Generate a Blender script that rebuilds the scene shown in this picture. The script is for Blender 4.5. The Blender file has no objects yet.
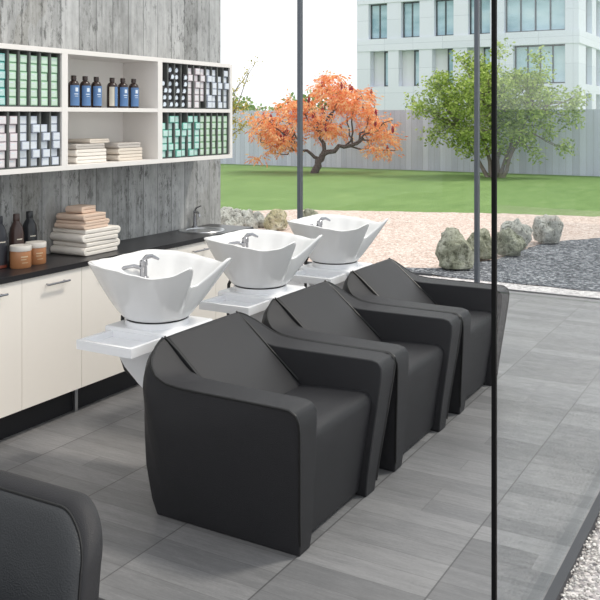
import bpy, bmesh, math, random
from mathutils import Vector, Matrix, noise as mnoise
C = bpy.context.scene.collection
PI = math.pi
rng = random.Random(11)

# ------------------------------------------------------------------ materials
def lin(c):
    return tuple(((v/255)/12.92 if v/255 <= .04045 else ((v/255+.055)/1.055)**2.4) for v in c)
MATS = {}
class NT:
    def __init__(s, name):
        s.m = bpy.data.materials.new(name); s.m.use_nodes = True
        s.t = s.m.node_tree; s.b = s.t.nodes['Principled BSDF']; MATS[name] = s.m
    def n(s, typ, **kw):
        nd = s.t.nodes.new(typ)
        for k, v in kw.items():
            if k.startswith('i_'):
                key = k[2:]
                nd.inputs[int(key) if key.isdigit() else key].default_value = v
            else: setattr(nd, k, v)
        return nd
    def l(s, a, b): s.t.links.new(a, b)
    def math(s, op, a, b=None, clamp=False):
        nd = s.n('ShaderNodeMath', operation=op, use_clamp=clamp)
        for i, v in enumerate((a, b)):
            if v is None: continue
            if isinstance(v, (int, float)): nd.inputs[i].default_value = v
            else: s.l(v, nd.inputs[i])
        return nd.outputs[0]
    def mix(s, fac, a, b, blend='MIX'):
        nd = s.n('ShaderNodeMix', data_type='RGBA', blend_type=blend)
        for i, v in ((0, fac), (6, a), (7, b)):
            if isinstance(v, (int, float)): nd.inputs[i].default_value = v
            elif isinstance(v, tuple): nd.inputs[i].default_value = v+(1,) if len(v) == 3 else v
            else: s.l(v, nd.inputs[i])
        return nd.outputs[2]
    def ramp(s, fac, stops, interp='LINEAR'):
        nd = s.n('ShaderNodeValToRGB'); cr = nd.color_ramp; cr.interpolation = interp
        while len(cr.elements) < len(stops): cr.elements.new(.5)
        for e, (p, c) in zip(cr.elements, stops):
            e.position = p; e.color = tuple(c)+(1,)
        s.l(fac, nd.inputs[0]); return nd.outputs[0]
    def coords(s, scale=(1, 1, 1), kind='Object', rot=(0, 0, 0)):
        tc = s.n('ShaderNodeTexCoord'); mp = s.n('ShaderNodeMapping')
        mp.inputs['Scale'].default_value = scale; mp.inputs['Rotation'].default_value = rot
        s.l(tc.outputs[kind], mp.inputs[0]); return mp.outputs[0]
    def noise(s, vec, scale, detail=4, rough=.6):
        nd = s.n('ShaderNodeTexNoise', i_Scale=scale, i_Detail=detail, i_Roughness=rough)
        s.l(vec, nd.inputs['Vector']); return nd.outputs[0]
    def bump(s, h, strength=.3, dist=.01):
        nd = s.n('ShaderNodeBump', i_Strength=strength, i_Distance=dist)
        s.l(h, nd.inputs['Height']); s.l(nd.outputs[0], s.b.inputs['Normal'])
    def base(s, v):
        if isinstance(v, tuple): s.b.inputs['Base Color'].default_value = v+(1,)
        else: s.l(v, s.b.inputs['Base Color'])
        return s
    def rough(s, v, spec=.5, metal=0):
        s.b.inputs['Roughness'].default_value = v; s.b.inputs['Specular IOR Level'].default_value = spec
        s.b.inputs['Metallic'].default_value = metal; return s

def plain(name, rgb, rough=.5, spec=.5, metal=0, var=.06, scale=30, bump=0):
    t = NT(name); c = lin(rgb); v = t.coords()
    f = t.noise(v, scale, 3)
    t.base(t.mix(f, tuple(x*(1-var) for x in c), tuple(min(1, x*(1+var)) for x in c))); t.rough(rough, spec, metal)
    if bump: t.bump(f, bump, .002)
    return t.m

def leather(name, rgb, rough, grain):
    t = NT(name); v = t.coords(); c = lin(rgb)
    vo = t.n('ShaderNodeTexVoronoi', i_Scale=grain); t.l(v, vo.inputs['Vector'])
    f = t.noise(v, 9, 4)
    t.base(t.mix(f, tuple(x*.88 for x in c), tuple(x*1.12 for x in c))); t.rough(rough, .35)
    t.bump(vo.outputs['Distance'], .45, .002); return t.m

leather('black_leather', (37, 37, 40), .48, 420)
leather('black_leather_pebbled', (44, 46, 49), .42, 230)
plain('black_piping', (8, 8, 9), .35)
plain('white_lacquer', (243, 240, 235), .35, .4, var=.01)
plain('cabinet_white', (242, 236, 228), .4, .4, var=.01)
plain('shelf_white', (228, 224, 220), .45, .4, var=.01)
plain('ceramic', (226, 226, 226), .10, .5, var=.005)
plain('console_white', (238, 239, 242), .25, .5, var=.01)
plain('chrome', (160, 160, 164), .12, .5, 1, var=.02)
plain('brushed_steel', (190, 192, 195), .28, .5, 1, var=.05)
plain('black_rubber', (18, 18, 19), .5)
plain('worktop_black', (34, 33, 36), .32, .5, var=.2, scale=60)
plain('toe_kick', (30, 31, 36), .6)
plain('rack_dark', (70, 74, 74), .6, .3, var=.1)
plain('rack_bar', (96, 98, 96), .5, .3, var=.08)
plain('post_metal', (88, 93, 100), .5, .4, .3)
plain('seal_black', (5, 5, 6), .6, .15)
plain('edge_dark', (58, 60, 65), .6)
plain('bottle_brown', (46, 32, 28), .25)
plain('bottle_navy', (34, 36, 44), .3)
plain('bottle_umber', (66, 48, 44), .3)
plain('bottle_black', (36, 38, 42), .3)
plain('label_blue', (86, 122, 168), .5, var=.15, scale=25)
plain('label_pale', (206, 200, 186), .6)
plain('label_mark', (214, 224, 234), .5)
plain('amber_cream', (168, 116, 78), .35, var=.08)
plain('jar_lid', (205, 200, 194), .35)
plain('copper_base', (120, 60, 44), .3)
plain('print_pale', (200, 180, 150), .5)
plain('trunk_grey', (128, 118, 112), .8, .2, var=.3, scale=14, bump=.6)
plain('trunk_dark', (88, 78, 76), .8, .2, var=.3, scale=14, bump=.6)
plain('seed_red', (150, 40, 52), .7, .2, var=.25)
plain('mullion_dark', (70, 78, 86), .4)
plain('soffit', (232, 234, 238), .7)

def towel(name, rgb):
    t = NT(name); v = t.coords(); c = lin(rgb)
    f = t.noise(v, 260, 3); g = t.noise(v, 14, 3)
    t.base(t.mix(g, tuple(x*.9 for x in c), tuple(min(1, x*1.06) for x in c))); t.rough(.95, .1)
    t.bump(f, .7, .004); return t.m
towel('towel_white', (236, 230, 222)); towel('towel_beige', (222, 198, 180)); towel('towel_cream', (222, 212, 200)); towel('towel_grey', (196, 190, 184))

# floor: stone planks lying across rows 0.55 m wide
def m_floor():
    t = NT('floor_stone'); tc = t.n('ShaderNodeTexCoord'); sp = t.n('ShaderNodeSeparateXYZ'); t.l(tc.outputs['Object'], sp.inputs[0])
    x = t.math('DIVIDE', t.math('ADD', sp.outputs[0], 1.187+5.5), .5525); y = t.math('DIVIDE', sp.outputs[1], .128)
    cx = t.math('FLOOR', x); fx = t.math('FRACT', x); ry = t.math('FLOOR', y); fy = t.math('FRACT', y)
    cb = t.n('ShaderNodeCombineXYZ'); t.l(cx, cb.inputs[0]); t.l(ry, cb.inputs[1])
    wn = t.n('ShaderNodeTexWhiteNoise', noise_dimensions='2D'); t.l(cb.outputs[0], wn.inputs['Vector'])
    half = t.math('GREATER_THAN', wn.outputs['Value'], .72)          # some planks are cut at the middle
    cb2 = t.n('ShaderNodeCombineXYZ'); t.l(t.math('MULTIPLY', half, t.math('GREATER_THAN', fx, .5)), cb2.inputs[0]); t.l(wn.outputs['Value'], cb2.inputs[1])
    wn2 = t.n('ShaderNodeTexWhiteNoise', noise_dimensions='2D'); t.l(cb2.outputs[0], wn2.inputs['Vector'])
    v = t.coords((3.0, 26, 1)); st = t.noise(v, 1.0, 6, .7)
    big = t.noise(t.coords((1, 1, 1)), 1.3, 3)
    fine = t.noise(t.coords((10, 90, 1)), 1, 4, .7)
    a = t.math('ADD', t.math('MULTIPLY', wn2.outputs['Value'], .24), t.math('MULTIPLY', st, .46))
    a = t.math('ADD', a, t.math('MULTIPLY', fine, .32))
    spk = t.noise(t.coords((60, 120, 1)), 1, 3, .8); a = t.math('ADD', t.math('MULTIPLY', a, .8), t.math('MULTIPLY', spk, .2))
    col = t.ramp(a, [(.30, lin((84, 86, 90))), (.5, lin((113, 114, 117))), (.70, lin((145, 145, 147)))])
    col = t.mix(t.math('MULTIPLY', big, .35), col, lin((127, 122, 116)))
    ex = t.math('MINIMUM', fx, t.math('SUBTRACT', 1, fx)); ey = t.math('MINIMUM', fy, t.math('SUBTRACT', 1, fy))
    gx = t.math('LESS_THAN', ex, .006); gy = t.math('LESS_THAN', ey, .016)
    mid = t.math('MULTIPLY', half, t.math('LESS_THAN', t.math('ABSOLUTE', t.math('SUBTRACT', fx, .5)), .004))
    col = t.mix(t.math('MULTIPLY', t.math('MAXIMUM', gy, mid), .35), col, lin((74, 73, 74)))
    col = t.mix(t.math('MULTIPLY', gx, .75), col, lin((66, 65, 66)))
    t.base(col); t.rough(.42, .35); t.bump(a, .15, .004)
m_floor()

def m_concrete():
    t = NT('board_concrete'); tc = t.n('ShaderNodeTexCoord'); sp = t.n('ShaderNodeSeparateXYZ'); t.l(tc.outputs['Object'], sp.inputs[0])
    y = t.math('DIVIDE', sp.outputs[1], .158); fy = t.math('FRACT', y); ry = t.math('FLOOR', y)
    wn = t.n('ShaderNodeTexWhiteNoise', noise_dimensions='1D'); t.l(ry, wn.inputs['W'])
    gr = t.noise(t.coords((1, 26, 1.6)), 1, 7, .7)
    mot = t.noise(t.coords((1, 3.2, 2.2)), 1.6, 7, .72)
    pit = t.noise(t.coords((1, 13, 5)), 2.0, 7, .8)
    a = t.math('ADD', t.math('MULTIPLY', wn.outputs['Value'], .20), t.math('ADD', t.math('MULTIPLY', gr, .40), t.math('MULTIPLY', mot, .42)))
    col = t.ramp(a, [(.28, lin((104, 105, 104))), (.5, lin((162, 163, 163))), (.74, lin((206, 207, 208)))])
    blot = t.ramp(pit, [(.0, (1, 1, 1)), (.41, (1, 1, 1)), (.49, (0, 0, 0)), (1, (0, 0, 0))])
    msk = t.ramp(t.noise(t.coords((1, 4.5, 1.1)), 1.0, 3), [(.40, (.12, .12, .12)), (.58, (1, 1, 1))]); blot = t.math('MULTIPLY', blot, msk)
    col = t.mix(t.math('MULTIPLY', blot, .8), col, lin((84, 85, 84)))
    warm = t.noise(t.coords((1, 2, .5)), 1.1, 3)
    col = t.mix(t.math('MULTIPLY', t.math('GREATER_THAN', warm, .56), .16), col, lin((128, 122, 106)))
    e = t.math('MINIMUM', fy, t.math('SUBTRACT', 1, fy)); ln = t.math('LESS_THAN', e, .022)
    col = t.mix(t.math('MULTIPLY', ln, .6), col, lin((76, 77, 78)))
    t.base(col); t.rough(.85, .2); t.bump(a, .35, .012)
m_concrete()

def m_fence():
    t = NT('fence_concrete'); tc = t.n('ShaderNodeTexCoord'); sp = t.n('ShaderNodeSeparateXYZ'); t.l(tc.outputs['Object'], sp.inputs[0])
    y = t.math('DIVIDE', sp.outputs[0], .2); fy = t.math('FRACT', y); ry = t.math('FLOOR', y)
    wn = t.n('ShaderNodeTexWhiteNoise', noise_dimensions='1D'); t.l(ry, wn.inputs['W'])
    gr = t.noise(t.coords((6, 1, .7)), 1, 5, .65)
    a = t.math('ADD', t.math('MULTIPLY', wn.outputs['Value'], .4), t.math('MULTIPLY', gr, .6))
    col = t.ramp(a, [(.2, lin((186, 190, 210))), (.8, lin((218, 222, 240)))])
    e = t.math('MINIMUM', fy, t.math('SUBTRACT', 1, fy))
    col = t.mix(t.math('MULTIPLY', t.math('LESS_THAN', e, .035), .35), col, lin((130, 132, 142)))
    t.base(col); t.rough(.85, .2); t.bump(a, .2, .02)
m_fence()

def m_ground(name, stops, scale, bump, fine=None):
    t = NT(name); v = t.coords()
    vo = t.n('ShaderNodeTexVoronoi', i_Scale=scale); t.l(v, vo.inputs['Vector'])
    sp = t.n('ShaderNodeSeparateColor'); t.l(vo.outputs['Color'], sp.inputs[0])
    big = t.noise(v, 1.2, 4)
    f = t.math('ADD', t.math('MULTIPLY', sp.outputs[0], .75), t.math('MULTIPLY', big, .25))
    t.base(t.ramp(f, stops)); t.rough(.9, .15)
    inv = t.math('SUBTRACT', 1, vo.outputs['Distance'])
    t.bump(inv, bump, .03)
m_ground('gravel_pink', [(.1, lin((172, 150, 138))), (.5, lin((210, 190, 179))), (.9, lin((236, 224, 217)))], 38, .6)
m_ground('gravel_dark', [(.1, lin((60, 62, 68))), (.55, lin((110, 113, 119))), (.92, lin((184, 186, 190)))], 34, .9)
m_ground('gravel_white', [(.1, lin((164, 160, 162))), (.5, lin((206, 201, 202))), (.9, lin((236, 232, 230)))], 40, .6)

def m_lawn():
    t = NT('lawn_grass'); v = t.coords()
    f = t.noise(t.coords((1, .35, 1)), 3, 6, .75); g = t.noise(v, .5, 3); h = t.noise(t.coords((1, .3, 1)), 28, 3, .8)
    a = t.math('ADD', t.math('MULTIPLY', f, .45), t.math('ADD', t.math('MULTIPLY', g, .2), t.math('MULTIPLY', h, .35)))
    t.base(t.ramp(a, [(.3, lin((92, 118, 68))), (.5, lin((114, 142, 86))), (.72, lin((142, 165, 108)))])); t.rough(.9, .1); t.bump(h, .5, .05)
m_lawn()

def m_rock(name, a, b, c):
    t = NT(name); v = t.coords()
    n1 = t.noise(v, 5, 8, .7); n2 = t.noise(v, 16, 6, .7)
    col = t.ramp(n1, [(.3, lin(a)), (.5, lin(b)), (.72, lin(c))])
    pt = t.ramp(n2, [(.0, (1, 1, 1)), (.38, (1, 1, 1)), (.5, (0, 0, 0)), (1, (0, 0, 0))])
    col = t.mix(t.math('MULTIPLY', pt, .7), col, lin((74, 76, 56)))
    t.base(col); t.rough(.9, .2); t.bump(n2, 1.0, .09)
m_rock('rock_lichen', (122, 126, 102), (180, 182, 162), (230, 230, 218))
m_rock('rock_pale', (170, 170, 160), (205, 205, 198), (232, 232, 226))
m_rock('rock_ochre', (170, 160, 120), (214, 206, 172), (244, 240, 226))

def m_leaf(name, stops):
    t = NT(name); g = t.n('ShaderNodeNewGeometry')
    col = t.ramp(g.outputs['Random Per Island'], stops); t.base(col); t.rough(.6, .2)
    tr = t.n('ShaderNodeBsdfTranslucent'); t.l(col, tr.inputs[0])
    mx = t.n('ShaderNodeMixShader', i_0=.4); t.l(t.b.outputs[0], mx.inputs[1]); t.l(tr.outputs[0], mx.inputs[2])
    t.l(mx.outputs[0], t.t.nodes['Material Output'].inputs[0])
m_leaf('leaf_orange', [(0, lin((226, 118, 76))), (.35, lin((248, 164, 106))), (.7, lin((254, 196, 138))), (1, lin((255, 222, 176)))])
m_leaf('leaf_green', [(0, lin((104, 130, 52))), (.4, lin((150, 174, 80))), (.75, lin((184, 204, 108))), (1, lin((216, 228, 146)))])
m_leaf('leaf_yellow', [(0, lin((150, 140, 50))), (.5, lin((190, 176, 70))), (1, lin((214, 196, 110)))])
m_leaf('leaf_hedge', [(0, lin((110, 140, 80))), (.5, lin((142, 170, 106))), (1, lin((180, 200, 140)))])

def m_building():
    t = NT('facade_panel'); v = t.coords()
    n1 = t.noise(v, .8, 5); br = t.n('ShaderNodeTexBrick', offset=0, squash=1)
    br.inputs['Scale'].default_value = 1; br.inputs['Mortar Size'].default_value = .012; br.inputs['Brick Width'].default_value = 2.2; br.inputs['Row Height'].default_value = 1.75
    t.l(t.coords((1, 1, 1), rot=(PI/2, 0, 0)), br.inputs['Vector'])
    br.inputs['Color1'].default_value = lin((224, 228, 240))+(1,); br.inputs['Color2'].default_value = lin((232, 235, 246))+(1,); br.inputs['Mortar'].default_value = lin((194, 199, 212))+(1,)
    t.base(t.mix(t.math('MULTIPLY', n1, .12), br.outputs['Color'], lin((190, 196, 206)))); t.rough(.8, .2)
m_building()

def m_pane(name, tint, refl):
    t = NT(name); nt = t.t; nt.nodes.remove(t.b)
    tr = t.n('ShaderNodeBsdfTransparent'); tr.inputs[0].default_value = tint+(1,)
    gl = t.n('ShaderNodeBsdfGlossy'); gl.inputs['Roughness'].default_value = .01
    lw = t.n('ShaderNodeLayerWeight'); mx = t.n('ShaderNodeMixShader')
    fr = t.math('ADD', .012, t.math('MULTIPLY', refl, t.math('POWER', lw.outputs['Facing'], 5)))
    t.l(fr, mx.inputs[0]); t.l(tr.outputs[0], mx.inputs[1]); t.l(gl.outputs[0], mx.inputs[2])
    t.l(mx.outputs[0], nt.nodes['Material Output'].inputs[0])
m_pane('clear_glass', (.995, 1, 1), .2)
m_pane('side_glass', (.965, .98, .985), .25)
def m_bglass():
    t = NT('office_glass'); v = t.coords()
    n1 = t.noise(t.coords((.25, 1, .6)), 1.0, 3)
    t.base(t.ramp(n1, [(.35, lin((140, 176, 190))), (.52, lin((180, 208, 220))), (.7, lin((208, 226, 234)))])); t.rough(.08, .6)
m_bglass()

# hair colour boxes take their colour from the object
def m_objcol(name, whit, rough):
    t = NT(name); oi = t.n('ShaderNodeObjectInfo')
    t.base(t.mix(whit, oi.outputs['Color'], (.86, .88, .87))); t.rough(rough, .5)
m_objcol('box_card', 0.0, .4); m_objcol('box_label', .45, .3)
plain('box_black', (40, 38, 44), .35)

# ------------------------------------------------------------------ mesh helpers
class MB:
    def __init__(s): s.v = []; s.f = []; s.mi = []
    def add(s, vs, fs, mi=0):
        o = len(s.v); s.v += [tuple(p) for p in vs]; s.f += [tuple(i+o for i in f) for f in fs]; s.mi += [mi]*len(fs); return s
    def box(s, a, b, mi=0):
        (x0, y0, z0), (x1, y1, z1) = a, b
        vs = [(x0,y0,z0),(x1,y0,z0),(x1,y1,z0),(x0,y1,z0),(x0,y0,z1),(x1,y0,z1),(x1,y1,z1),(x0,y1,z1)]
        return s.add(vs, [(0,3,2,1),(4,5,6,7),(0,1,5,4),(1,2,6,5),(2,3,7,6),(3,0,4,7)], mi)
    def lathe(s, prof, c=(0, 0, 0), n=32, mi=0):
        vs = []; fs = []
        for r, z in prof:
            for k in range(n):
                a = 2*PI*k/n; vs.append((c[0]+r*math.cos(a), c[1]+r*math.sin(a), c[2]+z))
        for i in range(len(prof)-1):
            for k in range(n):
                fs.append((i*n+k, i*n+(k+1)%n, (i+1)*n+(k+1)%n, (i+1)*n+k))
        fs.append(tuple(reversed(range(n)))); fs.append(tuple(range((len(prof)-1)*n, len(prof)*n)))
        return s.add(vs, fs, mi)
    def tube(s, path, r, n=8, mi=0):
        path = [Vector(p) for p in path]; vs = []; fs = []; m = len(path)
        rr = r if isinstance(r, (list, tuple)) else [r]*m
        up = None
        for i, p in enumerate(path):
            d = (path[min(i+1, m-1)]-path[max(i-1, 0)]).normalized()
            if up is None:
                up = d.orthogonal().normalized()
            else:
                up = (up-d*up.dot(d)); up = up.normalized() if up.length > 1e-6 else d.orthogonal().normalized()
            q = d.cross(up)
            for k in range(n):
                a = 2*PI*k/n; vs.append(p+(up*math.cos(a)+q*math.sin(a))*rr[i])
        for i in range(m-1):
            for k in range(n):
                fs.append((i*n+k, i*n+(k+1)%n, (i+1)*n+(k+1)%n, (i+1)*n+k))
        fs.append(tuple(reversed(range(n)))); fs.append(tuple(range((m-1)*n, m*n)))
        return s.add(vs, fs, mi)
    def prism(s, poly, a, b, axis='y', mi=0):
        n = len(poly); f = {'y': lambda p, t: (p[0], t, p[1]), 'x': lambda p, t: (t, p[0], p[1]), 'z': lambda p, t: (p[0], p[1], t)}[axis]
        vs = [f(p, a) for p in poly]+[f(p, b) for p in poly]
        fs = [tuple(range(n)), tuple(reversed(range(n, 2*n)))]+[(i, n+i, n+(i+1) % n, (i+1) % n) for i in range(n)]
        return s.add(vs, fs, mi)
    def build(s, name, mat, parent=None, loc=None, smooth=35, bevel=0, seg=2, sub=0, fixn=True):
        me = bpy.data.meshes.new(name); me.from_pydata(s.v, [], s.f); 
        for m in (mat if isinstance(mat, (list, tuple)) else [mat]): me.materials.append(MATS[m])
        me.polygons.foreach_set('material_index', s.mi)
        if fixn:
            bm = bmesh.new(); bm.from_mesh(me); bmesh.ops.recalc_face_normals(bm, faces=bm.faces); bm.to_mesh(me); bm.free()
        if smooth:
            me.shade_smooth(); me.set_sharp_from_angle(angle=math.radians(smooth))
        o = bpy.data.objects.new(name, me); C.objects.link(o)
        if parent: o.parent = parent
        if loc: o.location = loc
        if bevel:
            b = o.modifiers.new('bevel', 'BEVEL'); b.width = bevel; b.segments = seg; b.limit_method = 'ANGLE'; b.angle_limit = math.radians(40)
            me.shade_smooth(); b.harden_normals = False
            w = o.modifiers.new('wn', 'WEIGHTED_NORMAL'); w.keep_sharp = False
        if sub:
            b = o.modifiers.new('sub', 'SUBSURF'); b.levels = sub; b.render_levels = sub
        return o

def tag(o, label=None, cat=None, group=None, kind=None):
    if label: o['label'] = label
    if cat: o['category'] = cat
    if group: o['group'] = group
    if kind: o['kind'] = kind
    return o
def empty(name, loc=(0, 0, 0), rz=0):
    o = bpy.data.objects.new(name, None); C.objects.link(o); o.location = loc; o.rotation_euler = (0, 0, rz); o.empty_display_size = .1; return o
def copy_tree(o, parent=None):
    c = o.copy(); C.objects.link(c); c.parent = parent
    for ch in [x for x in bpy.data.objects if x.parent == o]: copy_tree(ch, c)
    return c
ORD = ['first', 'second', 'third', 'fourth', 'fifth', 'sixth', 'seventh', 'eighth', 'ninth', 'tenth', 'eleventh']
def resample(pts, n):
    pts = [Vector(p) for p in pts]; L = [0]
    for i in range(1, len(pts)): L.append(L[-1]+(pts[i]-pts[i-1]).length)
    out = []; j = 0
    for k in range(n):
        t = L[-1]*k/(n-1)
        while j < len(pts)-2 and L[j+1] < t: j += 1
        d = L[j+1]-L[j]; out.append(pts[j].lerp(pts[j+1], (t-L[j])/d if d else 0))
    return out

# ------------------------------------------------------------------ setting
S = dict(kind='structure')
XW, YE, XG = -4.0, 8.53, -.80
b = MB().box((-7.6, -1.5, -.12), (XG+.012, YE, 0)); tag(b.build('floor', 'floor_stone'), kind='structure')
b = MB().box((XW-.25, -1.5, 0), (XW, 5.69, 3.3)); tag(b.build('wall_left', 'board_concrete', bevel=.008), kind='structure')
b = MB().box((XG+.012, -1.5, -.12), (XG+.05, YE+.03, .004)); tag(b.build('trim_1', 'edge_dark'), kind='structure')
b = MB().box((-7.6, YE, -.12), (XG+.012, YE+.03, .012)); tag(b.build('trim_2', 'edge_dark'), kind='structure')
# end glazing in three bays
px_ = [(-2.815, XG), (-4.898, -2.815), (-6.98, -4.898)]
for k, (x0, x1) in enumerate(px_):
    r = empty('window_%d' % (k+1), (x0, YE, 0)); tag(r, kind='structure')
    MB().box((.02, -.004, .012), (x1-x0-.02, .004, 3.3)).build('pane', 'clear_glass', r, smooth=0)
    MB().box((-.02, -.035, 0), (.02, .035, 3.3)).build('post', 'post_metal', r, bevel=.004)
r = empty('window_4', (XG, 2.59, 0)); tag(r, kind='structure')
MB().box((-.005, .006, .004), (.005, YE-2.59-.04, 3.3)).build('pane', 'side_glass', r, smooth=0)
MB().box((-.007, -.007, 0), (.007, .006, 3.3)).build('edge_seal', 'seal_black', r, smooth=0)
r = empty('trim_3', (XG, YE, 0)); tag(r, kind='structure')
MB().box((-.02, -.035, 0), (.02, .03, 3.3)).build('post', 'post_metal', r, bevel=.004)

# ------------------------------------------------------------------ garden ground
def jag(pts, amp, step=.12, seed=1):
    rr = random.Random(seed); out = []
    n = len(pts)
    for i in range(n):
        a, c = Vector(pts[i]+(0,)), Vector(pts[(i+1) % n]+(0,)); L = (c-a).length; m = max(1, int(L/step)) if L < 9 else max(1, int(L/.5))
        for k in range(m):
            p = a.lerp(c, k/m); out.append((p.x+rr.uniform(-amp, amp), p.y+rr.uniform(-amp, amp)))
    return out
def sheet(name, poly, z, mat, depth=.008):
    bm = bmesh.new(); vs = [bm.verts.new((x, y, 0)) for x, y in poly]; f = bm.faces.new(vs)
    r_ = bmesh.ops.extrude_face_region(bm, geom=[f]); bmesh.ops.translate(bm, vec=(0, 0, -depth), verts=[v for v in r_['geom'] if isinstance(v, bmesh.types.BMVert)])
    bmesh.ops.recalc_face_normals(bm, faces=bm.faces); bmesh.ops.triangulate(bm, faces=bm.faces)
    me = bpy.data.meshes.new(name); bm.to_mesh(me); bm.free(); me.materials.append(MATS[mat])
    o = bpy.data.objects.new(name, me); C.objects.link(o); o.location = (0, 0, z); return o
b = MB().box((-140, 8.6, -.4), (90, 160, -.038)); tag(b.build('lawn', 'lawn_grass'), kind='structure')
o = sheet('gravel_bed', jag([(-30, 8.7), (6, 8.7), (6, 17.2), (-1.5, 16.4), (-2.99, 15.85), (-4.73, 15.46), (-6.4, 14.85), (-8.26, 14.16), (-9.25, 13.2), (-10.5, 12.2), (-30, 10.5)], .05, seed=3), -.03, 'gravel_pink')
tag(o, 'pale pink gravel bed between the glass wall and the lawn', 'gravel', kind='stuff')
o = sheet('gravel_strip', jag([(-30, 8.562), (6, 8.562), (6, 9.03), (-1.7, 9.03), (-3.9, 8.985), (-30, 8.985)], .012, seed=4), -.0212, 'gravel_white')
tag(o, 'narrow white gravel strip running along the outside of the glass wall', 'gravel', kind='stuff')
o = sheet('gravel_bed', jag([(-4.6, 9.02), (-3.5, 9.05), (-2.6, 9.0), (-1.7, 9.03), (5, 9.1), (5, 15.2), (-.8, 14.2), (-2.45, 13.0), (-2.84, 12.4), (-3.08, 11.7), (-3.2, 10.4), (-3.42, 9.9), (-3.6, 9.45), (-4.6, 9.08)], .03, seed=5), -.0125, 'gravel_dark')
tag(o, 'dark grey gravel bed beside the row of rocks', 'gravel', kind='stuff')
b = MB()
b.box((-30, 9.0, -.029), (-3.5, 9.05, .0)); tag(b.build('trim_4', 'edge_dark'), kind='structure')
o = sheet('gravel_path', [(XG+.05, -1.5), (3.5, -1.5), (3.5, 8.56), (XG+.05, 8.56)], -.038, 'gravel_white')
tag(o, 'white gravel bordering the stone floor along its right edge', 'gravel', kind='stuff')
# loose pebbles on the near part of the path
def pebbles():
    bm = bmesh.new(); bmesh.ops.create_icosphere(bm, subdivisions=1, radius=1)
    bv = [v.co.copy() for v in bm.verts]; bf = [tuple(v.index for v in f.verts) for f in bm.faces]; bm.free()
    rr = random.Random(8); b = MB()
    for k in range(5200):
        x = XG+.048+rr.random()**1.25*.75; y = rr.uniform(2.2, 5.4); s = rr.uniform(.004, .0095)
        M = Matrix.Rotation(rr.uniform(0, 6.28), 3, 'Z') @ Matrix.Rotation(rr.uniform(-.5, .5), 3, 'X')
        sc = (s*rr.uniform(.8, 1.4), s*rr.uniform(.8, 1.2), s*rr.uniform(.5, .85)); z = -.027+rr.random()*.022
        j = [rr.uniform(.8, 1.15) for _ in bv]
        b.add([M @ Vector((p.x*sc[0]*q, p.y*sc[1]*q, p.z*sc[2]*q))+Vector((x, y, z)) for p, q in zip(bv, j)], bf)
    return b
t = NT('pebble_white'); g = t.n('ShaderNodeNewGeometry'); t.base(t.ramp(g.outputs['Random Per Island'], [(0, lin((150, 147, 145))), (.5, lin((190, 187, 184))), (1, lin((222, 220, 217)))])); t.rough(.85, .2)
tag(pebbles().build('pebbles', 'pebble_white', fixn=False, smooth=60), 'loose white pebbles against the dark floor edge at lower right', 'pebbles', kind='stuff')

# garden wall of board-marked concrete
b = MB().box((-70, 26.55, -.3), (60, 26.8, 1.95)); tag(b.build('wall_back', 'fence_concrete'), kind='structure')

# ------------------------------------------------------------------ rocks
def rock(loc, dims, seed, mat, label, rz=0, group=None, sub=4, amp=.28):
    bm = bmesh.new(); bmesh.ops.create_icosphere(bm, subdivisions=sub, radius=1)
    off = Vector((seed*7.3, seed*3.1, seed*1.7))
    for v in bm.verts:
        p = v.co.copy()
        d = mnoise.fractal(p*1.3+off, 1.0, 2.0, 4)*amp+mnoise.noise(p*.9+off*2)*amp*.6
        c = mnoise.cell(p*1.6+off)*amp*.25
        rg = abs(mnoise.noise(p*2.6+off))*amp*.5
        v.co = p*(1+d+c-rg)
        if v.co.z < -.45: v.co.z = -.45-(-.45-v.co.z)*.15
    lo = [min(v.co[i] for v in bm.verts) for i in range(3)]; hi = [max(v.co[i] for v in bm.verts) for i in range(3)]
    for v in bm.verts:
        v.co = Vector([(v.co[i]-(lo[i]+hi[i])/2)*dims[i]/(hi[i]-lo[i]) for i in (0, 1)]+[(v.co.z-lo[2])*dims[2]/(hi[2]-lo[2])])
    me = bpy.data.meshes.new('rock'); bm.to_mesh(me); bm.free(); me.materials.append(MATS[mat]); me.shade_smooth(); me.set_sharp_from_angle(angle=math.radians(40))
    o = bpy.data.objects.new('rock', me); C.objects.link(o); o.location = loc; o.rotation_euler = (0, 0, rz)
    return tag(o, label, 'rock', group)
GR = 'garden rocks along the gravel'
rock((-3.41, 9.54, -.012), (.46, .42, .48), 2, 'rock_lichen', 'large lichen-covered grey rock nearest the glass, left of the black glass edge', .6, GR)
rock((-3.36, 10.33, -.012), (.38, .40, .38), 9, 'rock_lichen', 'mossy rock partly behind the black glass edge', 1.2, GR)
rock((-3.13, 10.80, -.012), (.40, .40, .36), 5, 'rock_lichen', 'middle greenish rock just right of the black glass edge', 2.0, GR)
rock((-3.26, 11.55, -.012), (.42, .46, .38), 12, 'rock_pale', 'pale rock behind the middle rocks, beside the far grey boulder', .5, GR)
rock((-2.98, 12.12, -.012), (.42, .46, .40), 7, 'rock_pale', 'pale grey boulder farthest right at the end of the rock row', .9, GR)
rock((-7.05, 11.5, -.03), (.40, .36, .33), 15, 'rock_ochre', 'ochre and white rock seen above the middle wash basin', .2, GR)
rock((-6.66, 11.95, -.03), (.34, .36, .32), 17, 'rock_lichen', 'small mossy grey rock just right of the ochre and white rock', 1.2, GR)
rr = random.Random(21)
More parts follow.
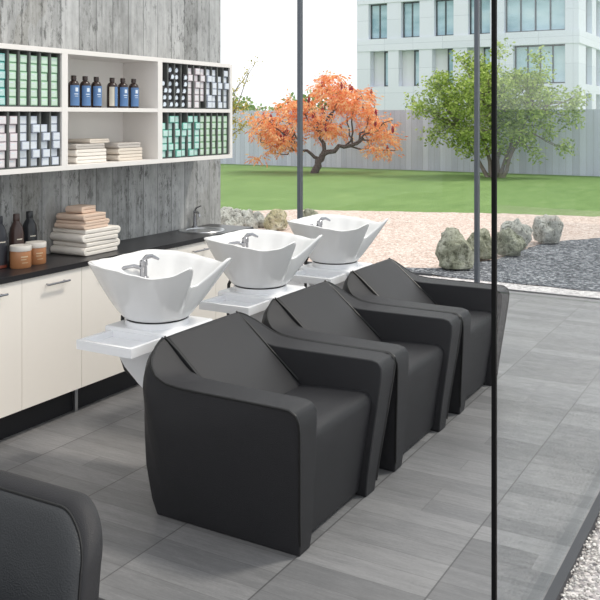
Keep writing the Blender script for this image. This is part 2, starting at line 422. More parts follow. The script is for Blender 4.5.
for i, (x, y, s) in enumerate([(-8.45, 12.2, .27), (-8.2, 12.1, .27), (-7.95, 12.05, .27), (-7.68, 12.0, .26), (-7.42, 11.95, .25), (-8.2, 11.75, .27), (-7.93, 11.7, .26), (-7.66, 11.65, .26), (-7.40, 11.6, .23), (-7.9, 11.35, .26), (-7.63, 11.3, .26), (-7.36, 11.27, .22), (-7.55, 10.98, .22)]):
    rock((x, y, -.03), (s, s*.9, s*.85), 30+i, 'rock_pale', 'small pale grey stone in the heap beside the end of the concrete wall', rr.uniform(0, 3), 'small stones heaped by the wall end', sub=3)

# ------------------------------------------------------------------ trees
def leaf_quad(b, p, d, L, W, rr, droop=.0):
    d = Vector(d).normalized(); s = d.orthogonal().normalized(); s = (Matrix.Rotation(rr.uniform(0, 6.28), 3, d) @ s)
    q = p+d*L; m = p+d*L*.5+Vector((0, 0, -droop*L))
    b.add([p, m+s*W*.5, q+Vector((0, 0, -droop*L*1.5)), m-s*W*.5], [(0, 1, 2, 3)])
def rdir(rr):
    z = rr.uniform(-1, 1); a = rr.uniform(0, 6.28); r = math.sqrt(1-z*z); return Vector((r*math.cos(a), r*math.sin(a), z))
# camera-independent tree axes: s runs across the view of the lawn, t away from the house
def wander(a, c, rr, n=6, amp=.08):
    a, c = Vector(a), Vector(c); L = (c-a).length; pts = [a]
    for k in range(1, n):
        pts.append(a.lerp(c, k/n)+Vector((rr.uniform(-1, 1), rr.uniform(-1, 1), rr.uniform(-1, 1)))*amp*L*.5)
    pts.append(c); return pts

def sumac():
    rr = random.Random(5); root = empty('sumac_tree', (-13.06, 23.6, -.075), math.radians(25))
    tag(root, 'spreading orange-leaved tree with dark red seed spikes before the concrete fence', 'tree')
    # local x = across the view
    wood = MB(); tips = []
    def limb(p0, p1, r0, r1, n=7, amp=.12):
        pts = wander(p0, p1, rr, n, amp); wood.tube(pts, [r0+(r1-r0)*k/n for k in range(n+1)], 7); return pts
    tr = limb((0, 0, 0), (.28, .05, .62), .13, .10, 5, .1)
    A = limb(tr[-1], (1.55, -.1, 1.15), .085, .05)
    B = limb(tr[-1], (.15, .2, 1.75), .075, .035)
    D = limb(tr[-2], (-.75, -.1, 1.05), .06, .03)
    sub = []
    for (src, targets) in ((A, [(2.55, .1, .75), (2.45, -.4, 1.7), (1.9, .5, 2.1), (1.5, -.3, 2.45), (2.2, .2, 1.2), (1.0, .5, 1.9)]),
                           (B, [(.6, .3, 2.75), (-.2, -.4, 2.35), (1.0, .2, 2.85), (-.7, .3, 2.1), (.9, -.6, 2.2)]),
                           (D, [(-1.7, .2, 1.0), (-1.5, -.3, 1.75), (-.9, .5, 2.0), (-1.2, .3, .65), (-.6, -.5, 1.5)])):
        for t_ in targets: sub.append(limb(src[rr.choice([3, 4, 5, 6])], t_, .035, .012, 6, .14))
    allp = [p for s in sub for p in s[2:]]
    def inside(p):
        x, z = p.x, p.z
        top = 2.15+.95*math.exp(-((x-.75)/1.1)**2)-.35*max(0, abs(x-.3)-1.5)
        bot = .95-.25*(abs(x-.3)/2.4)**2*2.2
        if -.5 < x < 1.6: bot = 1.2
        return bot < z < top
    lv = MB(); sd = []; made = 0; tries = 0
    while made < 215 and tries < 12000:
        tries += 1
        p = Vector((rr.uniform(-1.85, 2.5), rr.uniform(-.95, .95), rr.uniform(.4, 3.15)))
        if not inside(p) or rr.random() > .5+.5*math.sin(p.x*3.6+p.z*4.4+p.y): continue
        made += 1
        if made % 3 == 0:
            q = min(allp, key=lambda a: (a-p).length_squared); wood.tube(wander(q, p, rr, 3, .15), [.012, .01, .008, .005], 5)
        for k in range(rr.randint(5, 8)):
            d = rdir(rr); d.z = d.z*.5-.05; d.normalize(); L = rr.uniform(.26, .44)
            # compound leaf: leaflets along a drooping rib
            side = d.cross(Vector((0, 0, 1))).normalized()
            for j in range(1, 5):
                base = p+d*L*j/4.5+Vector((0, 0, -.06*(j/4)**2))
                for sg in (-1, 1): leaf_quad(lv, base, side*sg*.7+d*.55+Vector((0, 0, -.45)), rr.uniform(.09, .15), .042, rr, .1)
            leaf_quad(lv, p+d*L*.9, d+Vector((0, 0, -.3)), .15, .045, rr)
        if rr.random() < .20:
            c = p+Vector((0, 0, .12)); sd.append(c)
    wood.build('branches', 'trunk_dark', root, fixn=False, smooth=60)
    lv.build('foliage', 'leaf_orange', root, smooth=0, fixn=False)
    for c in sd: MB().lathe([(.012, -.10), (.042, -.04), (.046, .02), (.026, .09), (.004, .13)], (0, 0, 0), 8).build('seed_spike', 'seed_red', root, c)
    return root
sumac()

def green_tree():
    rr = random.Random(9); root = empty('garden_tree', (-7.55, 24.55, -.075), math.radians(22))
    tag(root, 'round green leafy tree with several thin trunks before the concrete fence', 'tree')
    wood = MB(); br = []
    for (x, y, h) in ((-.35, .1, 1.7), (-.05, -.15, 2.1), (.12, .2, 1.9), (.45, 0, 1.6), (-.8, .2, 1.5), (.7, -.2, 1.9)):
        pts = wander((x*.25, y*.4, 0), (x*1.3, y*1.5, h), rr, 7, .05); wood.tube(pts, [.065-.005*k for k in range(8)], 7); br.append(pts)
    clumps = []
    for _ in range(300):
        while 1:
            d = rdir(rr)*rr.random()**.33; x, y, z = d.x*2.5, d.y*1.5, 2.12+d.z*1.65
            lim = .84+.2*mnoise.noise(Vector((x*.9, y*.9, z*.9+4)))*1.6
            if d.length < lim and z > .75-.1*x: break
        clumps.append(Vector((x-.03, y, z)))
    for (x, z, n) in ((-.9, 3.55, 3), (1.3, 3.45, 3), (.1, 3.75, 3), (2.35, 2.35, 4), (2.2, 1.75, 3), (-2.25, 2.05, 4), (-1.75, 1.3, 4), (1.8, .95, 3), (-.6, .8, 3), (1.2, 3.0, 4), (-1.4, 2.9, 4)):
        for _ in range(n): clumps.append(Vector((x+rr.uniform(-.2, .2), rr.uniform(-.4, .4), z+rr.uniform(-.12, .12))))
    allp = [p for s in br for p in s[3:]]; lv = MB()
    for i, c in enumerate(clumps):
        if i % 2 == 0:
            q = min(allp, key=lambda a: (a-c).length_squared); wood.tube(wander(q, c, rr, 4, .12), [.022, .018, .014, .01, .006], 5)
        R = rr.uniform(.22, .36)
        for _ in range(rr.randint(42, 60)):
            p = c+rdir(rr)*R*rr.random()**.45; d = rdir(rr); d.z = d.z*.5-.15
            leaf_quad(lv, p, d, rr.uniform(.09, .14), rr.uniform(.045, .07), rr, .1)
    wood.build('trunks', 'trunk_grey', root, fixn=False, smooth=60); lv.build('foliage', 'leaf_green', root, smooth=0, fixn=False)
green_tree()

def sparse_tree():
    rr = random.Random(3); root = empty('young_tree', (-16.6, 24.6, -.075), math.radians(25))
    tag(root, 'thin yellowing tree, mostly hidden, its twigs rising beside the shelf end', 'tree')
    wood = MB(); lv = MB()
    tr = wander((-.7, 0, 0), (-.55, 0, 1.9), rr, 5, .05); wood.tube(tr, [.06, .055, .05, .045, .04, .035], 7)
    ends = [(.45, .1, 3.55), (.15, -.2, 3.05), (-.5, .2, 3.0), (.65, 0, 3.7), (-.2, .1, 2.7), (.3, .2, 2.2), (.5, -.1, 1.75), (.1, .3, 1.5), (-.8, 0, 2.9)]
    for e in ends:
        pts = wander(tr[rr.choice([2, 3, 4, 5])], e, rr, 6, .07); wood.tube(pts, [.03-.004*k for k in range(7)], 6)
        for p in pts[2:]:
            for _ in range(11 if p.z > 2.3 else 26):
                q = p+rdir(rr)*rr.random()*.28; leaf_quad(lv, q, rdir(rr), rr.uniform(.07, .12), .05, rr)
    wood.build('branches', 'trunk_grey', root, fixn=False, smooth=60); lv.build('foliage', 'leaf_yellow', root, smooth=0, fixn=False)
sparse_tree()

def hedge():
    rr = random.Random(4); root = empty('hedge', (-21.5, 31, -.2), math.radians(20))
    tag(root, 'green hedge beyond the fence, behind the orange tree', 'hedge')
    lv = MB(); core = MB()
    for k in range(14):
        x = -4.5+k*.75
        h = 2.7+.35*math.sin(k*1.3)
        core.tube([(x, 0, 0), (x, 0, h*.85)], .06, 6)
        for _ in range(520):
            d = rdir(rr)*rr.random()**.3
            leaf_quad(lv, Vector((x+d.x*.75, d.y*.8, h*.52+d.z*h*.5)), rdir(rr), .22, .13, rr)
    core.build('stems', 'trunk_grey', root); lv.build('foliage', 'leaf_hedge', root, smooth=0, fixn=False)
hedge()

# ------------------------------------------------------------------ office building
def building():
    X0, X1, Y0 = -27.75, -12.0, 56.7
    root = empty('office_building', (X0, Y0, -.1)); tag(root, 'pale concrete office building with deep square windows behind the fence', 'building')
    W = X1-X0; D = 20
    def PX(px):   # facade position of an image column, worked out once for the facade plane
        q = (px-300)/862; a = math.atan2(495, 862)
        return Y0*(q*math.cos(a)-math.sin(a))/(q*math.sin(a)+math.cos(a))-X0
    def ZZ(px, py):
        q = (px-300)/862; a = math.atan2(495, 862); d = Y0/(q*math.sin(a)+math.cos(a)); return 1.75+(116-py)/862*d+.1
    z1, z2, z3, z4 = ZZ(357, 87), ZZ(357, 52), ZZ(357, 40), ZZ(357, 5)   # lower sill, slab underside, slab top, head of upper windows
    top = z4+4.5
    up = [(PX(a), PX(c)) for a, c in ((368.5, 387), (401, 419.5), (434, 453.5), (468, 490), (504, 565))]
    lo = [(PX(a), PX(c)) for a, c in ((370, 388), (398.5, 419), (432, 453), (467, 490), (513, 565))]
    dp = .7
    w = MB()
    def row(op, za, zb):
        x = 0
        for a, c in op:
            w.box((x, 0, za), (a, dp, zb)); x = c
        w.box((x, 0, za), (W, dp, zb))
    w.box((0, 0, 0), (W, dp, z1)); row(lo, z1, z2); w.box((0, -.06, z2), (W+.06, dp, z3)); row(up, z3, z4)
    w.box((0, -.06, z4), (W+.06, dp, z4+1.2)); w.box((0, 0, z4+1.2), (W, dp, top))
    # side wall with window openings
    sy = [(2.2, 4.2), (5.6, 7.6), (9.0, 11), (12.4, 14.4), (15.8, 17.8)]
    def srow(za, zb):
        y = dp
        for a, c in sy:
            w.box((W-dp, y, za), (W, a, zb)); y = c
        w.box((W-dp, y, za), (W, D, zb))
    w.box((W-dp, dp, 0), (W, D, z1-3.0)); srow(z1-3.0, z1-.6); w.box((W-dp, dp, z1-.6), (W, D, z1)); srow(z1, z2)
    w.box((W-dp, dp, z2), (W+.06, D, z3)); srow(z3, z4); w.box((W-dp, dp, z4), (W+.06, D, z4+1.2)); w.box((W-dp, dp, z4+1.2), (W, D, top))
    w.box((0, dp, 0), (dp, D, top)); w.box((0, D-.3, 0), (W, D, top)); w.box((0, 0, top), (W, D, top+.2))
    w.build('facade', 'facade_panel', root)
    w = MB().box((dp, dp+.05, 0), (W-dp, dp+.2, top)); w.build('inner_wall', 'soffit', root)
    def win(a, c, za, zb, y, n):
        f = MB(); t_ = .10
        f.box((a, y-.06, za), (c, y+.06, za+t_)); f.box((a, y-.06, zb-t_), (c, y+.06, zb))
        for k in range(n+1):
            x = a+(c-a-t_)*k/n; f.box((x, y-.06, za), (x+t_, y+.06, zb))
        fo = f.build('window', 'mullion_dark', root)
        MB().box((a+.02, y-.01, za+.02), (c-.02, y+.01, zb-.02)).build('pane', 'office_glass', fo)
    for k, (a, c) in enumerate(up): win(a, c, z3, z4, .45, 2 if k < 4 else 4)
    for k, (a, c) in enumerate(lo):
        if k < 4: win(a+(c-a)*.62, c, z1, z2, .6, 1)
        else: win(a, c, z1, z2, .5, 4)
    for za, zb in ((z1, z2), (z3, z4), (z1-3.0, z1-.6)):
        for a, c in sy:
            f = MB()
            for y in (a, (a+c)/2-.05, c-.1): f.box((W-.5, y, za), (W-.38, y+.1, zb))
            fo = f.build('window', 'mullion_dark', root); MB().box((W-.45, a+.02, za+.02), (W-.43, c-.02, zb-.02)).build('pane', 'office_glass', fo)
building()

# ------------------------------------------------------------------ cabinets and worktop
XF, ZC = -3.61, .90
YC0 = 3.28-.448*2; NU = 7; CW = .448
cab0 = None
names = ['white base cabinet nearest the left edge, cut by the frame', 'white base cabinet standing under the brown bottles', 'white base cabinet with chrome bar handle below the folded towel tower',
         'white base cabinet behind the nearest wash basin', 'white base cabinet between the nearest and middle wash basins', 'white base cabinet behind the middle wash basin', 'white base cabinet under the round steel sink']
def make_cab():
    r = empty('base_cabinet', (XF, YC0, 0))
    w = CW
    MB().box((-.385, .001, .165), (-.019, .018, .869)).box((-.385, w-.018, .165), (-.019, w-.001, .869)).box((-.385, .018, .165), (-.019, w-.018, .183)).box((-.385, .018, .183), (-.373, w-.018, .869)).build('carcass', 'cabinet_white', r, smooth=0)
    d = MB().box((-.018, .0015, .165), (0, w-.0015, .868)).build('door', 'cabinet_white', r, bevel=.0015)
    h = MB().tube([(.03, .155, .815), (.03, .325, .815)], .006, 12)
    h.tube([(0, .175, .815), (.03, .175, .815)], .004, 8); h.tube([(0, .305, .815), (.03, .305, .815)], .004, 8)
    h.build('handle', 'chrome', d)
    MB().box((-.385, .0, 0), (-.112, w, .165)).build('plinth', 'toe_kick', r, smooth=0)
    return r
for k in range(NU):
    r = copy_tree(cab0) if k else make_cab()
    if k == 0: cab0 = r
    if k % 2: MB().box((-.110, .035, 0), (-.085, .058, .165)).build('leg', 'brushed_steel', r, bevel=.003)
    r.location = (XF, YC0+CW*k, 0); tag(r, names[k], 'cabinet', 'white base cabinets under the worktop')
yA, yB = YC0-.01, YC0+CW*NU+.03
sx, sy_, hs = -3.83, 5.2, .12
b = MB()
z0, z1 = .87, ZC; xa, xb = XW+.002, XF+.012
b.box((xa, yA, z0), (xb, sy_-hs, z1)); b.box((xa, sy_+hs, z0), (xb, yB, z1)); b.box((xa, sy_-hs, z0), (sx-hs, sy_+hs, z1)); b.box((sx+hs, sy_-hs, z0), (xb, sy_+hs, z1))
tag(b.build('worktop', 'worktop_black', smooth=0), 'long black worktop running along the concrete wall over white cabinets', 'worktop')
r = empty('sink', (sx, sy_, ZC)); tag(r, 'round stainless steel sink with tap set in the black worktop', 'sink')
MB().lathe([(.02, -.105), (.085, -.10), (.112, -.08), (.116, -.01), (.120, .004), (.168, .006), (.172, .001), (.17, .0), (.119, -.0)], n=48).build('bowl', 'brushed_steel', r)
tp = MB().lathe([(.024, 0), (.024, .008), (.014, .012), (.012, .10), (.014, .105), (.0135, .125), (.004, .13)], (-.13, .09, .004), 20)
tp.tube([(-.13, .09, .09), (-.10, .06, .125), (-.06, .03, .13), (-.03, .01, .115), (-.025, .006, .095)], .008, 10)
tp = tp.build('faucet', 'chrome', r)
MB().tube([(-.13, .09, .13), (-.125, .10, .15), (-.10, .13, .165)], [.006, .006, .004], 8).build('lever', 'chrome', tp)

# ------------------------------------------------------------------ wall shelf
XS = -3.65; zb, zt = 1.436, 2.137; th = .028
ys = [2.748, 3.612, 4.472, 5.342-.03]
r = empty('wall_shelf', (XW+.002, 0, zb)); tag(r, 'long white wall shelf with three bays hung on the concrete wall', 'shelf')
dX = XS-XW-.002; H_ = zt-zb
MB().box((0, ys[0], 0), (dX, ys[3]+.03, th)).build('bottom_panel', 'shelf_white', r, bevel=.001)
MB().box((0, ys[0], H_-th), (dX, ys[3]+.03, H_)).build('top_panel', 'shelf_white', r, bevel=.001)
MB().box((0, ys[0], th), (.045, ys[3]+.03, H_-th)).build('back_panel', 'shelf_white', r, smooth=0)
for y in ys: MB().box((.045, y, th), (dX, y+.03+(.017 if y in ys[1:3] else 0), H_-th)).build('upright', 'shelf_white', r, bevel=.001)
zm = 1.775-zb
lens_ = [(ys[0]+.03, ys[1]), (ys[1]+.047, ys[2]), (ys[2]+.047, ys[3])]
for a, c in lens_: MB().box((.045, a, zm), (dX-.001, c, zm+th-.003)).build('middle_shelf', 'shelf_white', r, bevel=.001)
zUp, zLo = 1.80, zb+th
# colour racks
def rack(y0, y1, z0, z1, label, ncol, from_right):
    q = empty('display_rack', (XW+.0475, 0, z0)); tag(q, label, 'display rack', 'dark racks filled with hair colour boxes')
    d = .29
    MB().box((0, y0, 0), (.006, y1, z1-z0)).build('back_panel', 'rack_dark', q, smooth=0)
    f = MB().box((0.006, y0, 0), (d, y1, .008)); f.build('base', 'rack_dark', q, smooth=0)
    MB().box((.006, y0, z1-z0-.03), (d-.19, y1, z1-z0)).build('top_rail', 'rack_dark', q, smooth=0)
    pit = (y1-y0)/11
    for k in range(ncol+1):
        y = (y1-pit*k) if from_right else (y0+pit*k)
        hw = .006 if y0+.01 < y < y1-.01 else .0035; y = min(max(y, y0+.0035), y1-.0035)
        MB().box((.006, y-hw, .008), (d, y+hw, z1-z0-.001)).build('divider', 'rack_bar', q, smooth=0)
bw, bh = .051, .0452
cb = MB().box((-.14, -bw/2, 0), (0, bw/2, bh-.0015), 0); cb.box((0, -bw/2+.004, .004), (.0012, bw/2-.004, bh-.006), 1); cb.box((.0012, -bw/2+.009, .028), (.0018, .006, .032), 2)
BOX = cb.build('hair_colour_box', ['box_card', 'box_label', 'label_mark'], smooth=0)
kb = MB().box((-.14, -bw/2, 0), (0, bw/2, bh-.0015), 0)
kb.add([(.0012, .003+.016*math.cos(2*PI*k/14), bh/2-.002+.015*math.sin(2*PI*k/14)) for k in range(14)], [tuple(range(14))], 1); kb.box((.0012, -.018, .007), (.0018, .004, .012), 2)
KBOX = kb.build('hair_colour_box', ['box_black', 'label_mark', 'label_mark'], smooth=0)
first = {0: True, 1: True}
def fill(y0, y1, z0, cols, from_right, where, missing, jit):
    pit = (y1-y0)/11; n = len(cols); rr = random.Random(len(where)+n)
    for i, (cname, rgb, black) in enumerate(cols):       # left to right
        y = (y1-pit*(n-i-.5)) if from_right else (y0+pit*(i+.5))
        for row in range(6):                              # 0 = top
            if (i, row) in missing: continue
            src = KBOX if black else BOX
            if first[int(black)]: o = src; first[int(black)] = False
            else: o = src.copy(); C.objects.link(o)
            pull = rr.choice([0, .0, .012, .022]) if (jit and not (where == 'lower right' and i > 5)) else rr.choice([0, .002, .004])
            o.location = (XS-.026+pull, y+rr.uniform(-.0007, .0007), z0+.0085+(5-row)*(bh+.0015))
            v = rr.uniform(.92, 1.06); o.color = tuple(min(1, x*v) for x in lin(rgb))+(1,)
            tag(o, '%s hair colour box, %s column, %s row from top, in %s rack' % (cname, ORD[i], ORD[row], where), 'box', 'hair colour boxes in the %s rack' % where)
teal, mint, green = (104, 186, 178), (158, 202, 166), (150, 196, 150)
pink, blue = (206, 194, 200), (190, 198, 212)
rb = [(lens_[0], True, 6), (lens_[2], False, 11)]
(ya, yb) = lens_[0]
rack(ya+.002, yb-.002, zUp, zt-th-.001, 'dark display rack of mint boxes in the upper left bay of the shelf', 6, True)
rack(ya+.002, yb-.002, zLo, zm+zb-.001, 'dark display rack of greyish white boxes in the lower left bay of the shelf', 6, True)
fill(ya, yb, zUp, [('teal', teal, 0)]+[('pale mint', mint, 0)]*5, True, 'upper left', set(), False)
fill(ya, yb, zLo, [('pinkish white', pink, 0)]*2+[('bluish white', blue, 0)]*4, True, 'lower left', {(4, 0)}, True)
(ya, yb) = lens_[2]
rack(ya+.002, yb-.002, zUp, zt-th-.001, 'dark display rack of black and white boxes in the upper right bay of the shelf', 11, False)
rack(ya+.002, yb-.002, zLo, zm+zb-.001, 'dark display rack of teal and mint boxes in the lower right bay of the shelf', 11, False)
fill(ya, yb, zUp, [('black', teal, 1)]*4+[('pinkish white', pink, 0)]*3+[('bluish white', blue, 0)]*4, False, 'upper right', {(0, 0), (0, 1), (3, 0), (9, 0), (6, 5)}, True)
fill(ya, yb, zLo, [('teal', (126, 200, 184), 0)]*6+[('pale green', green, 0)]*5, False, 'lower right', {(0, 0), (3, 0)}, True)

# blue-labelled bottles
def bottle(name, loc, R, Hh, mat, cap, rz=0):
    q = empty(name, loc, rz); s = Hh
    MB().lathe([(R*.9, 0), (R, s*.015), (R, s*.70), (R*.93, s*.76), (R*.7, s*.815), (R*.42, s*.85), (R*.42, s*.87)], n=28).build('body', mat, q)
    MB().lathe([(R*.5, s*.87), (R*.5, s*.985), (R*.45, s)], n=20).build('cap', cap, q)
    return q
def arc_patch(R, z0, z1, a0, a1, n=14):
    b = MB(); vs = []; fs = []
    for k in range(n+1):
        a = math.radians(a0+(a1-a0)*k/n)
        vs += [(R*math.cos(a), R*math.sin(a), z0), (R*math.cos(a), R*math.sin(a), z1)]
    for k in range(n): fs.append((2*k, 2*k+2, 2*k+3, 2*k+1))
    return b.add(vs, fs)
bl = ['leftmost blue-labelled brown bottle, beside the left shelf upright', 'second blue-labelled brown bottle from the left upright', 'third blue-labelled bottle, just left of the gap in the row',
      'fourth bottle, just right of the gap, turned to show its pale back label', 'fifth blue-labelled brown bottle from the left upright', 'rightmost blue-labelled brown bottle in the shelf row']
for k, y in enumerate([3.765, 3.86, 3.956, 4.097, 4.196, 4.299]):
    q = bottle('product_bottle', (-3.71, y, zUp), .033, .19, 'bottle_brown', 'bottle_brown', 0)
    tag(q, bl[k], 'bottle', 'blue labelled bottles on the shelf')
    a0 = -18 if k == 3 else -80
    arc_patch(.0335, .012, .132, a0, a0+(118 if k == 3 else 136)).build('label', 'label_blue', q, smooth=0 or 60)
    if k == 3: arc_patch(.0335, .012, .132, a0-60, a0-4).build('back_label', 'label_pale', q, smooth=60)
    e = arc_patch(.034, .095, .118, a0+52, a0+84, 6); e.add(*(lambda m: (m.v, m.f))(arc_patch(.034, .078, .083, a0+42, a0+86, 6))); e.add(*(lambda m: (m.v, m.f))(arc_patch(.034, .066, .069, a0+48, a0+84, 6)))
    e.build('label_mark', 'label_mark', q, smooth=60, fixn=False)

# counter bottles
def big_bottle(loc, R, Hh, mat, label, cap=None):
    q = empty('product_bottle', loc); s = Hh
    MB().lathe([(R*.9, 0), (R, s*.02), (R*1.0, s*.35), (R*.97, s*.60), (R*.86, s*.72), (R*.62, s*.80), (R*.45, s*.84), (R*.42, s*.86)], n=32).build('body', mat, q)
    MB().lathe([(R*.44, s*.86), (R*.46, s*.87), (R*.44, s*.985), (R*.38, s)], n=24).build('cap', mat, q)
    e = arc_patch(R*1.012, s*.50, s*.52, -38, 8, 8); e.build('label_mark', 'label_pale', q, smooth=60)
    return tag(q, label, 'bottle', 'large bottles on the black worktop')
q = big_bottle((-3.86, 3.345, ZC), .042, .29, 'bottle_navy', 'dark navy bottle with copper base at the left frame edge')
MB().lathe([(.0428, .004), (.0428, .02)], n=32).build('base_band', 'copper_base', q)
big_bottle((-3.87, 3.475, ZC), .042, .29, 'bottle_umber', 'dark brown bottle between the navy and black bottles')
big_bottle((-3.91, 3.61, ZC), .045, .29, 'bottle_black', 'black bottle nearest the towels, behind the amber jars')
def jar(loc, R, label):
    q = empty('cream_jar', loc)
    MB().lathe([(R*.94, 0), (R, .006), (R, .09), (R*.97, .095)], n=36).build('body', 'amber_cream', q)
    MB().lathe([(R*1.02, .095), (R*1.03, .098), (R*1.03, .120), (R*.99, .124)], n=36).build('lid', 'jar_lid', q)
    e = arc_patch(R*1.006, .062, .068, -40, 0, 8); m = arc_patch(R*1.006, .048, .052, -40, -10, 8); e.add(m.v, m.f); m = arc_patch(R*1.006, .03, .033, -35, 0, 8); e.add(m.v, m.f)
    e.build('label_mark', 'print_pale', q, smooth=60, fixn=False)
    return tag(q, label, 'jar', 'amber jars on the worktop')
jar((-3.775, 3.42, ZC), .058, 'amber cream jar with white lid on the left, nearest the viewer')
jar((-3.80, 3.555, ZC), .058, 'amber cream jar with white lid on the right, in front of the black bottle')

# ------------------------------------------------------------------ towels
def folded(loc, lx, ly, h, mat, label, rz=0, group=None, layers=3, cat='towel', seed=0):
    """folded towel: one thick sheet folded back and forth, folds on the short sides (local y), origin at centre of base"""
    t_ = h/layers; rr = random.Random(seed+int(abs(loc[1])*100)); path = []
    w = ly/2-t_*.5
    for k in range(layers):
        z = t_*(k+.5); rev = k % 2
        ys_ = [w-2*w*i/8 for i in range(9)] if not rev else [-w+2*w*i/8 for i in range(9)]
        for y in ys_: path.append((y, z))
        if k < layers-1:
            e = ys_[-1]; sg = -1 if e < 0 else 1
            for a in (-60, -30, 0, 30, 60): path.append((e+sg*t_*.5*math.cos(math.radians(a)), z+t_*.5+t_*.5*math.sin(math.radians(a))))
    n = len(path); ht = t_*.47
    nor = []
    for i in range(n):
        a = path[max(0, i-1)]; c = path[min(n-1, i+1)]; d = Vector((c[0]-a[0], c[1]-a[1])).normalized(); nor.append((-d.y, d.x))
    sec = [(p[0]+q[0]*ht, p[1]+q[1]*ht) for p, q in zip(path, nor)]+[(p[0]-q[0]*ht, p[1]-q[1]*ht) for p, q in reversed(list(zip(path, nor)))]
    b = MB(); NX = 8; vs = []; fs = []; m = len(sec)
    for j in range(NX+1):
        x = -lx/2+lx*j/NX
        for (y, z) in sec:
            sag = .0
            vs.append((x*(1-.015*abs(math.sin(z*300+seed))), y, max(0, z)))
    for j in range(NX):
        for i in range(m): fs.append((j*m+i, j*m+(i+1) % m, (j+1)*m+(i+1) % m, (j+1)*m+i))
    for j in (0, NX):
        for i in range(n-1): fs.append((j*m+i, j*m+i+1, j*m+m-2-i, j*m+m-1-i))
    b.add(vs, fs)
    o = b.build('folded_towel', mat, None, loc, smooth=50, bevel=min(.006, t_*.2)); o.rotation_euler = (0, 0, rz)
    return tag(o, label, cat, group)
GT = 'towels stacked on the worktop'
zz = ZC
folded((-3.855, 4.015, zz), .28, .31, .079, 'towel_white', 'thick white folded towel at the bottom of the worktop stack', .03, GT, 3, seed=1); zz += .080
folded((-3.855, 4.015, zz), .285, .31, .079, 'towel_white', 'thick white folded towel second from bottom of the worktop stack', -.02, GT, 3, seed=2); zz += .080
folded((-3.845, 3.975, zz), .24, .225, .050, 'towel_beige', 'beige folded towel just above the thick white towels', .05, GT, 3, seed=3); zz += .051
folded((-3.845, 3.975, zz), .225, .205, .040, 'towel_beige', 'beige folded towel directly under the small top towel', .03, GT, 2, seed=4); zz += .041
folded((-3.84, 3.965, zz), .13, .14, .044, 'towel_beige', 'small beige towel on top of the worktop stack', .1, GT, 2, seed=5)
GS = 'towels folded in the shelf'
zz = zLo
folded((-3.80, 3.92, zz), .19, .265, .042, 'towel_white', 'white folded towel at the bottom of the left shelf stack', 0, GS, 2, seed=6); zz += .043
folded((-3.80, 3.92, zz), .19, .265, .042, 'towel_white', 'white folded towel second from bottom of the left shelf stack', 0, GS, 2, seed=7); zz += .043
folded((-3.805, 3.915, zz), .19, .25, .032, 'towel_grey', 'greyish folded towel third from bottom of the left shelf stack', 0, GS, 2, seed=8); zz += .033
folded((-3.81, 4.0, zz), .17, .20, .026, 'towel_cream', 'thin cream cloth lying on top of the left shelf stack', .12, GS, 2, seed=9)
zz = zLo
folded((-3.80, 4.275, zz), .19, .235, .040, 'towel_cream', 'cream folded towel at the bottom of the right shelf stack', 0, GS, 2, seed=10); zz += .041
folded((-3.80, 4.275, zz), .19, .235, .040, 'towel_cream', 'cream folded towel in the middle of the right shelf stack', 0, GS, 2, seed=11); zz += .041
folded((-3.80, 4.265, zz), .185, .22, .034, 'towel_grey', 'greyish folded towel on top of the right shelf stack', 0, GS, 2, seed=12)

